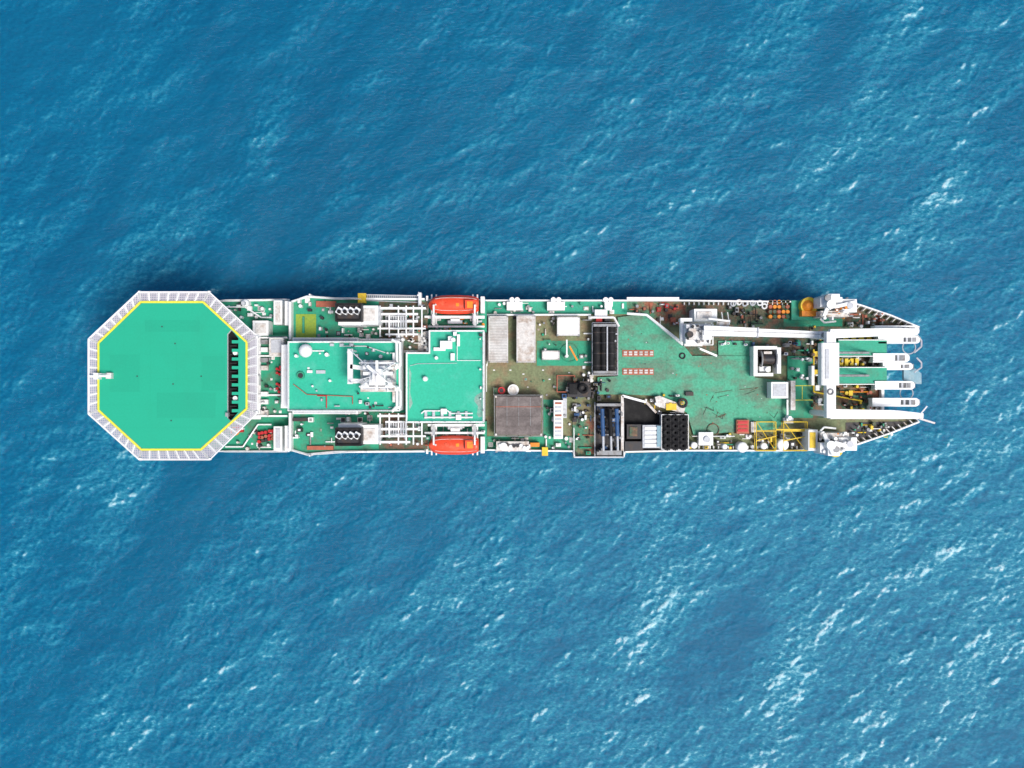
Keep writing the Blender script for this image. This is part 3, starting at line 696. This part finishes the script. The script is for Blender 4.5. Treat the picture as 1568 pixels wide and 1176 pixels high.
st.box(1286,593,1345,608,D+.3,D+.45,'rust_deck'); st.pipe([(1286,600,D+1),(1335,600,D+1)],.1,'buoy_orange')
clutter(st,1244,500,1262,640,D+.3,36,pal=('dark_steel','white_paint','yellow_paint','brown_deck','grey_steel'),hmax=1.6,smax=6)
clutter(st,1286,590,1350,628,D+.4,34,pal=('dark_steel','white_paint','yellow_paint','hatch_red','black_rubber'),hmax=1.3,smax=6)
clutter(st,1286,547,1345,562,D+.3,22,pal=('dark_steel','white_paint','yellow_paint','grey_steel'),hmax=1.6,smax=5)
clutter(st,1290,480,1352,500,D+.05,34,pal=('dark_steel','white_paint','brown_deck','hatch_red','grey_steel'),hmax=1.3,smax=7)
clutter(st,1300,648,1375,668,D+.05,30,pal=('dark_steel','white_paint','brown_deck','deck_green','grey_steel','yellow_paint'),hmax=1.1,smax=6)
clutter(st,1212,546,1243,584,D+.35,14,hmax=1.2,smax=6)
st.prism([(1295,470),(1318,474),(1362,490),(1390,502),(1295,502)],D+.02,D+.06,'brown_deck'); st.prism([(1295,647),(1390,645),(1362,658),(1318,673),(1295,676)],D+.02,D+.06,'dark_steel')
st.make()

sf=B('stern_cable_sheaves',ship)
def finger(x0,x1,yc,w,z,m='white_paint'):
    sf.box(x0,yc-w/2,x1-w/2,yc-w/2+2.6,z-1.8,z,m); sf.box(x0,yc+w/2-2.6,x1-w/2,yc+w/2,z-1.8,z,m)
    sf.box(x0,yc-w/2+2.6,x0+(x1-x0)*.6,yc+w/2-2.6,z-1.7,z-.15,m)
    for k in range(2):
        u=x0+(x1-x0)*(.66+.12*k); sf.box(u,yc-w/2+2.6,u+3,yc+w/2-2.6,z-1.2,z-.1,'light_grey')
    pts=[(x1-w/2,yc-w/2)]+[(x1-w/2+w/2*math.sin(a),yc-w/2*math.cos(a)) for a in [math.pi*i/8 for i in range(1,8)]]+[(x1-w/2,yc+w/2)]
    sf.prism(pts,z-1.8,z-.02,m)
    a=W(x1-w/2-6,yc,z-1.2); sf.tube(a+Vector((0,-w*.032,0)),a+Vector((0,w*.032,0)),1.2,'grey_steel',16)
finger(1340,1408,506,15,D+3.2); finger(1345,1409,520,12,D+2.6)
finger(1337,1393,548,14,D+3); finger(1352,1398,561,11,D+2.4)
finger(1340,1401,590,13,D+3); finger(1336,1408,616,13,D+3); 
sf.prism([(1384,564),(1396,560),(1411,572),(1411,588),(1398,588),(1384,582)],D+1,D+1.6,'bluegrey')
for (yc,x) in ((532,1404),(575,1404),(602,1400)): 
    sf.coil(x-12,yc,10,D+.6,'light_grey',.08)
sf.beam((1352,516,D+1.4),(1352,630,D+1.4),.4,1,'white_paint')
for (a,b_) in ((512,540),(548,570)):
    sf.pipe([(1404,a,D+2.6),(1411,(a*2+b_)/3,D+2.4),(1411,(a+2*b_)/3,D+2.4),(1400,b_,D+2.4)],.12,'light_grey')
sf.make()

ga=B('stern_gantry',ship)
GZ=17
ga.box(1266,508,1280,640,GZ-1.3,GZ,'white_paint'); ga.box(1259,525,1285,590,GZ-1.6,GZ+.25,'white_paint'); ga.box(1264,535,1270,580,GZ+.25,GZ+.4,'light_grey')
ga.beam((1272,634,GZ),(1372,635,D+5),1.4,1.1,'white_paint',1.3); ga.beam((1372,635,D+5),(1414,637,D+2.6),1.3,1.,'white_paint',.8); ga.beam((1405,640,D+3),(1432,648,D+3),.25,.3,'dirty_white'); ga.beam((1405,640,D+3),(1420,622,D+3),.15,.2,'white_paint')
ga.beam((1272,511,GZ),(1372,508,D+5),1.3,1.,'white_paint',1.1); ga.beam((1372,508,D+5),(1405,507,D+3.4),1.1,.9,'white_paint',.8)
for (v) in (511,634):
    p=W(1272,v,GZ-1.2); ga.tube(p,(p.x,p.y,D),.45,'white_paint',10)
for v in (540,575): ga.tube(W(1283,v,GZ-1),W(1330,v,D+3),.18,'grey_steel',8)
ga.rail([(1260,525),(1260,590)],GZ+.2,r=.05); ga.coil(1272,600,4,GZ+.1,'grey_steel',.12)
ga.make()

for k in (0,1):
    sd=B('side_davit',ship)
    def Y(y): return y if k==0 else 1148-y
    def bx(a,b_,c,d_,z0,z1,m): 
        y0,y1=sorted((Y(b_),Y(d_))); sd.box(a,y0,c,y1,z0,z1,m)
    if k==0:
        bx(1212,460,1270,490,D+.1,D+1.2,'teal_plate')
        sd.cyl(1239,468,13,D+1.2,D+2.4,'yellow_paint',22); sd.cyl(1239,468,9,D+2.4,D+2.9,'buoy_orange',22,4); bx(1228,476,1252,484,D+1.2,D+2.6,'buoy_orange')
    bx(1256,455,1290,470,D+.1,12.5,'white_paint'); bx(1268,450,1286,462,D+.1,13.5,'white_paint'); bx(1256,476,1300,485,D+.1,11.5,'dirty_white')
    bx(1284,458,1312,478,D+.1,12,'white_paint'); bx(1290,463,1303,473,12,12.2,'light_grey')
    sd.cyl(1273,Y(466),7,12.5,14,'white_paint',14); sd.cyl(1302,Y(468),5,12,13,'light_grey',14)
    sd.beam((1262,Y(484),13),(1276,Y(452),14),.5,.5,'white_paint'); sd.beam((1278,Y(470),13.6),(1312,Y(462),12.4),.5,.5,'white_paint')
    sd.pipe([(1256,Y(488),11),(1262,Y(494),11),(1280,Y(492),11)],.15,'white_paint')
    sd.cyl(1281 if k else 1268,Y(456 if k==0 else 460),5,13.5,13.9,'grey_steel',12)
    if k==1:
        sd.cyl(1280,689,11,D+1,D+2.2,'yellow_paint',20); sd.cyl(1280,689,7,D+2.2,D+2.8,'buoy_orange',20); sd.box(1238,658,1252,690,D+.1,11,'white_paint'); sd.box(1240,662,1249,686,11,11.1,'yellow_paint')
    y0,y1=sorted((Y(456),Y(488)))
    clutter(sd,1256,y0,1306,y1,12,22,pal=('white_paint','light_grey','grey_steel','buoy_orange','white_paint'),smax=5,hmax=1.4)
    sd.make()

# ================================================================= WATER
NX,NY=1010,780; d=0.19; NF=1024
kx=np.fft.fftfreq(NF,d)[None,:]*2*np.pi; ky=np.fft.fftfreq(NF,d)[:,None]*2*np.pi
kk=np.hypot(kx,ky)+1e-6; th=np.arctan2(ky,kx)
def field(l0,l1,direc,spread,p,seed):
    g=np.random.default_rng(seed).standard_normal((NF,NF)); G=np.fft.fft2(g)
    k0=2*np.pi/l0; k1=2*np.pi/l1
    A=kk**(-p)*np.exp(-(k0/kk)**2)*np.exp(-(kk/k1)**2)
    dd=np.abs(np.cos(th-direc))**spread*0.92+.08
    return np.real(np.fft.ifft2(G*A*dd))
def norm_slope(h,s):
    gx,gy=np.gradient(h,d); return h*(s/np.sqrt((gx**2+gy**2).mean()))
wd_=math.radians(-62)
sw=norm_slope(field(14,5,wd_+.3,4,2.2,1),.03)[:NY,:NX]
chn=norm_slope(field(4.2,1.2,wd_,3,2.1,2),.085)[:NY,:NX]
c2=norm_slope(field(1.8,.55,wd_+.25,2,1.8,3),.13)[:NY,:NX]
g=field(70,24,0,0,2.5,5); g/=g.std(); g2=field(30,8,math.radians(-30),2.5,2.2,6); g2/=g2.std()
g3=field(9,3,wd_,1.5,2.0,8); g3/=g3.std()
g=g[:NY,:NX]; g2=g2[:NY,:NX]; g3=g3[:NY,:NX]
xs=(np.arange(NX)-(NX-1)/2)*d; ys=(np.arange(NY)-(NY-1)/2)*d
X,Yg=np.meshgrid(xs,ys)
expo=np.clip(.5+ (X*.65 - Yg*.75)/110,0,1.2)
gust_glare=np.clip(.72+.06*g+.13*g2+.10*g3+.50*(expo-.5),.3,1.6)  # wind patches plus lower-right glare gradient; scales waves and tints water
s1=chn.std(); s2=c2.std()
Zh=sw+chn*gust_glare*(1+.25*np.clip(chn/s1,-1,3))+c2*gust_glare
cr0=(chn/s1*.55+c2/s2*.65+sw/sw.std()*.2)
crest=np.where(cr0>0,cr0**1.35,cr0*.75)*gust_glare
fm=np.clip((cr0*gust_glare-2.3+.62*np.clip(expo-.5,-.2,.6)+.22*np.clip(g2,-2,1.6)+.30*np.clip(g3,-1,2))*1.5,0,1)
ext=[2,6,14,30,60,120,240,480,960,1920,3840,7000]
def axis(a): return np.concatenate([(a[0]-np.array(ext[::-1])),a,(a[-1]+np.array(ext))])
xa=axis(xs); ya=axis(ys); ne=len(ext)
def pad(a,v=0.): return np.pad(a,ne,mode='constant',constant_values=v)
fx=np.minimum(1,np.minimum(np.arange(NX),np.arange(NX)[::-1])/25.); fy=np.minimum(1,np.minimum(np.arange(NY),np.arange(NY)[::-1])/25.)
Zh=Zh*fx[None,:]*fy[:,None]
XX,YY=np.meshgrid(xa,ya); ZZ=pad(Zh); nx,ny=len(xa),len(ya)
co=np.stack([XX,YY,ZZ],-1).reshape(-1,3).astype(np.float32)
me=bpy.data.meshes.new('ocean_water'); me.vertices.add(nx*ny); me.vertices.foreach_set('co',co.ravel())
ii=(np.arange(ny-1)[:,None]*nx+np.arange(nx-1)[None,:]).ravel()
q=np.stack([ii,ii+1,ii+nx+1,ii+nx],-1).astype(np.int32); nq=len(q)
me.loops.add(nq*4); me.loops.foreach_set('vertex_index',q.ravel())
me.polygons.add(nq); me.polygons.foreach_set('loop_start',np.arange(0,nq*4,4,dtype=np.int32))
me.polygons.foreach_set('use_smooth',np.ones(nq,dtype=bool))
me.update(calc_edges=True)
for nm,ar,v in (('crest',crest,0),('foam',fm,0),('gust_glare',gust_glare,.8)):
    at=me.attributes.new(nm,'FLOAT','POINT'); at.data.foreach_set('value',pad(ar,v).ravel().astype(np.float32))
oc=bpy.data.objects.new('ocean_water',me); scene.collection.objects.link(oc)
m=bpy.data.materials.new('sea_water'); m.use_nodes=True; nt=m.node_tree; N=nt.nodes; L=nt.links
b=N['Principled BSDF']; b.inputs['IOR'].default_value=1.33; b.inputs['Specular IOR Level'].default_value=.26
def attr(n): a=N.new('ShaderNodeAttribute'); a.attribute_name=n; return a.outputs['Fac']
def mth(op,a,b_=None,c=None):
    x=N.new('ShaderNodeMath'); x.operation=op
    for i,vv in enumerate((a,b_,c)):
        if vv is None: continue
        if isinstance(vv,(int,float)): x.inputs[i].default_value=vv
        else: L.new(vv,x.inputs[i])
    return x.outputs[0]
geo=N.new('ShaderNodeNewGeometry')
mp=N.new('ShaderNodeMapping'); mp.inputs['Rotation'].default_value=(0,0,math.radians(-28)); mp.inputs['Scale'].default_value=(.5,1,1)
L.new(geo.outputs['Position'],mp.inputs['Vector'])
def noise(s,det,ro,src=mp.outputs[0]):
    n=N.new('ShaderNodeTexNoise'); n.inputs['Scale'].default_value=s; n.inputs['Detail'].default_value=det; n.inputs['Roughness'].default_value=ro
    L.new(src,n.inputs['Vector']); return n.outputs['Fac']
nf=noise(2.0,7,.75); nl=noise(.035,4,.5,geo.outputs['Position']); nfoam=noise(3.0,8,.75,geo.outputs['Position'])
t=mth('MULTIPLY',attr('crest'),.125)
t=mth('ADD',t,mth('MULTIPLY',mth('MULTIPLY',mth('SUBTRACT',nf,.5),attr('gust_glare')),1.7))
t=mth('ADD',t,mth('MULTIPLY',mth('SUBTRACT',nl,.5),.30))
t=mth('ADD',t,mth('MULTIPLY',mth('SUBTRACT',attr('gust_glare'),.75),.38))  # paints sky glare into the water colour, paler toward lower right
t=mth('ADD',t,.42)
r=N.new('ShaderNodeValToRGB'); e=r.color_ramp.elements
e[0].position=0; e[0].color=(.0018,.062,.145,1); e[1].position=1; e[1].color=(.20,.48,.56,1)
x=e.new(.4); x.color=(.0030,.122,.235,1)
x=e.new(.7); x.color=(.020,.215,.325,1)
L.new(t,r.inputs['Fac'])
fo=mth('MULTIPLY',attr('foam'),mth('MULTIPLY',mth('SUBTRACT',nfoam,.42),4.0)); 
cl=N.new('ShaderNodeClamp'); L.new(fo,cl.inputs[0]); fo=cl.outputs[0]
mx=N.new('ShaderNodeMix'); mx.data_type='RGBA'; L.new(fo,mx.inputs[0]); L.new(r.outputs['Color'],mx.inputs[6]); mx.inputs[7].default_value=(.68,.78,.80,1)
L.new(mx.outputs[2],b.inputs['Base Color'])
L.new(mth('ADD',mth('MULTIPLY',fo,.5),.08),b.inputs['Roughness'])
bp=N.new('ShaderNodeBump'); bp.inputs['Strength'].default_value=.7; bp.inputs['Distance'].default_value=.25
L.new(noise(2.6,7,.66),bp.inputs['Height']); L.new(bp.outputs[0],b.inputs['Normal'])
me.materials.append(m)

# ================================================================= LIGHT
az=Vector((.74,-.67)).normalized(); el=math.radians(63)
sv=Vector((az.x*math.cos(el),az.y*math.cos(el),math.sin(el)))
w=bpy.data.worlds.new('World'); scene.world=w; w.use_nodes=True; wn_=w.node_tree
sky=wn_.nodes.new('ShaderNodeTexSky'); sky.sky_type='NISHITA'; sky.sun_disc=False
sky.sun_elevation=el; sky.sun_rotation=math.atan2(sv.x,sv.y)%(2*math.pi)
sky.air_density=.8; sky.dust_density=3.0
wn_.links.new(sky.outputs[0],wn_.nodes['Background'].inputs[0]); wn_.nodes['Background'].inputs[1].default_value=.15
sl=bpy.data.lights.new('sun','SUN'); sl.energy=3.2; sl.angle=math.radians(20); sl.color=(1,.96,.91)
so=bpy.data.objects.new('sun',sl); scene.collection.objects.link(so); so.rotation_euler=sv.to_track_quat('Z','Y').to_euler()

# ================================================================= CAMERA
cd=bpy.data.cameras.new('camera'); cd.sensor_width=36; cd.lens=18/(784*K); cd.clip_end=20000; cd.clip_start=1
cam=bpy.data.objects.new('camera',cd); scene.collection.objects.link(cam); cam.location=(0,0,H); cam.rotation_euler=(0,0,0)
scene.camera=cam
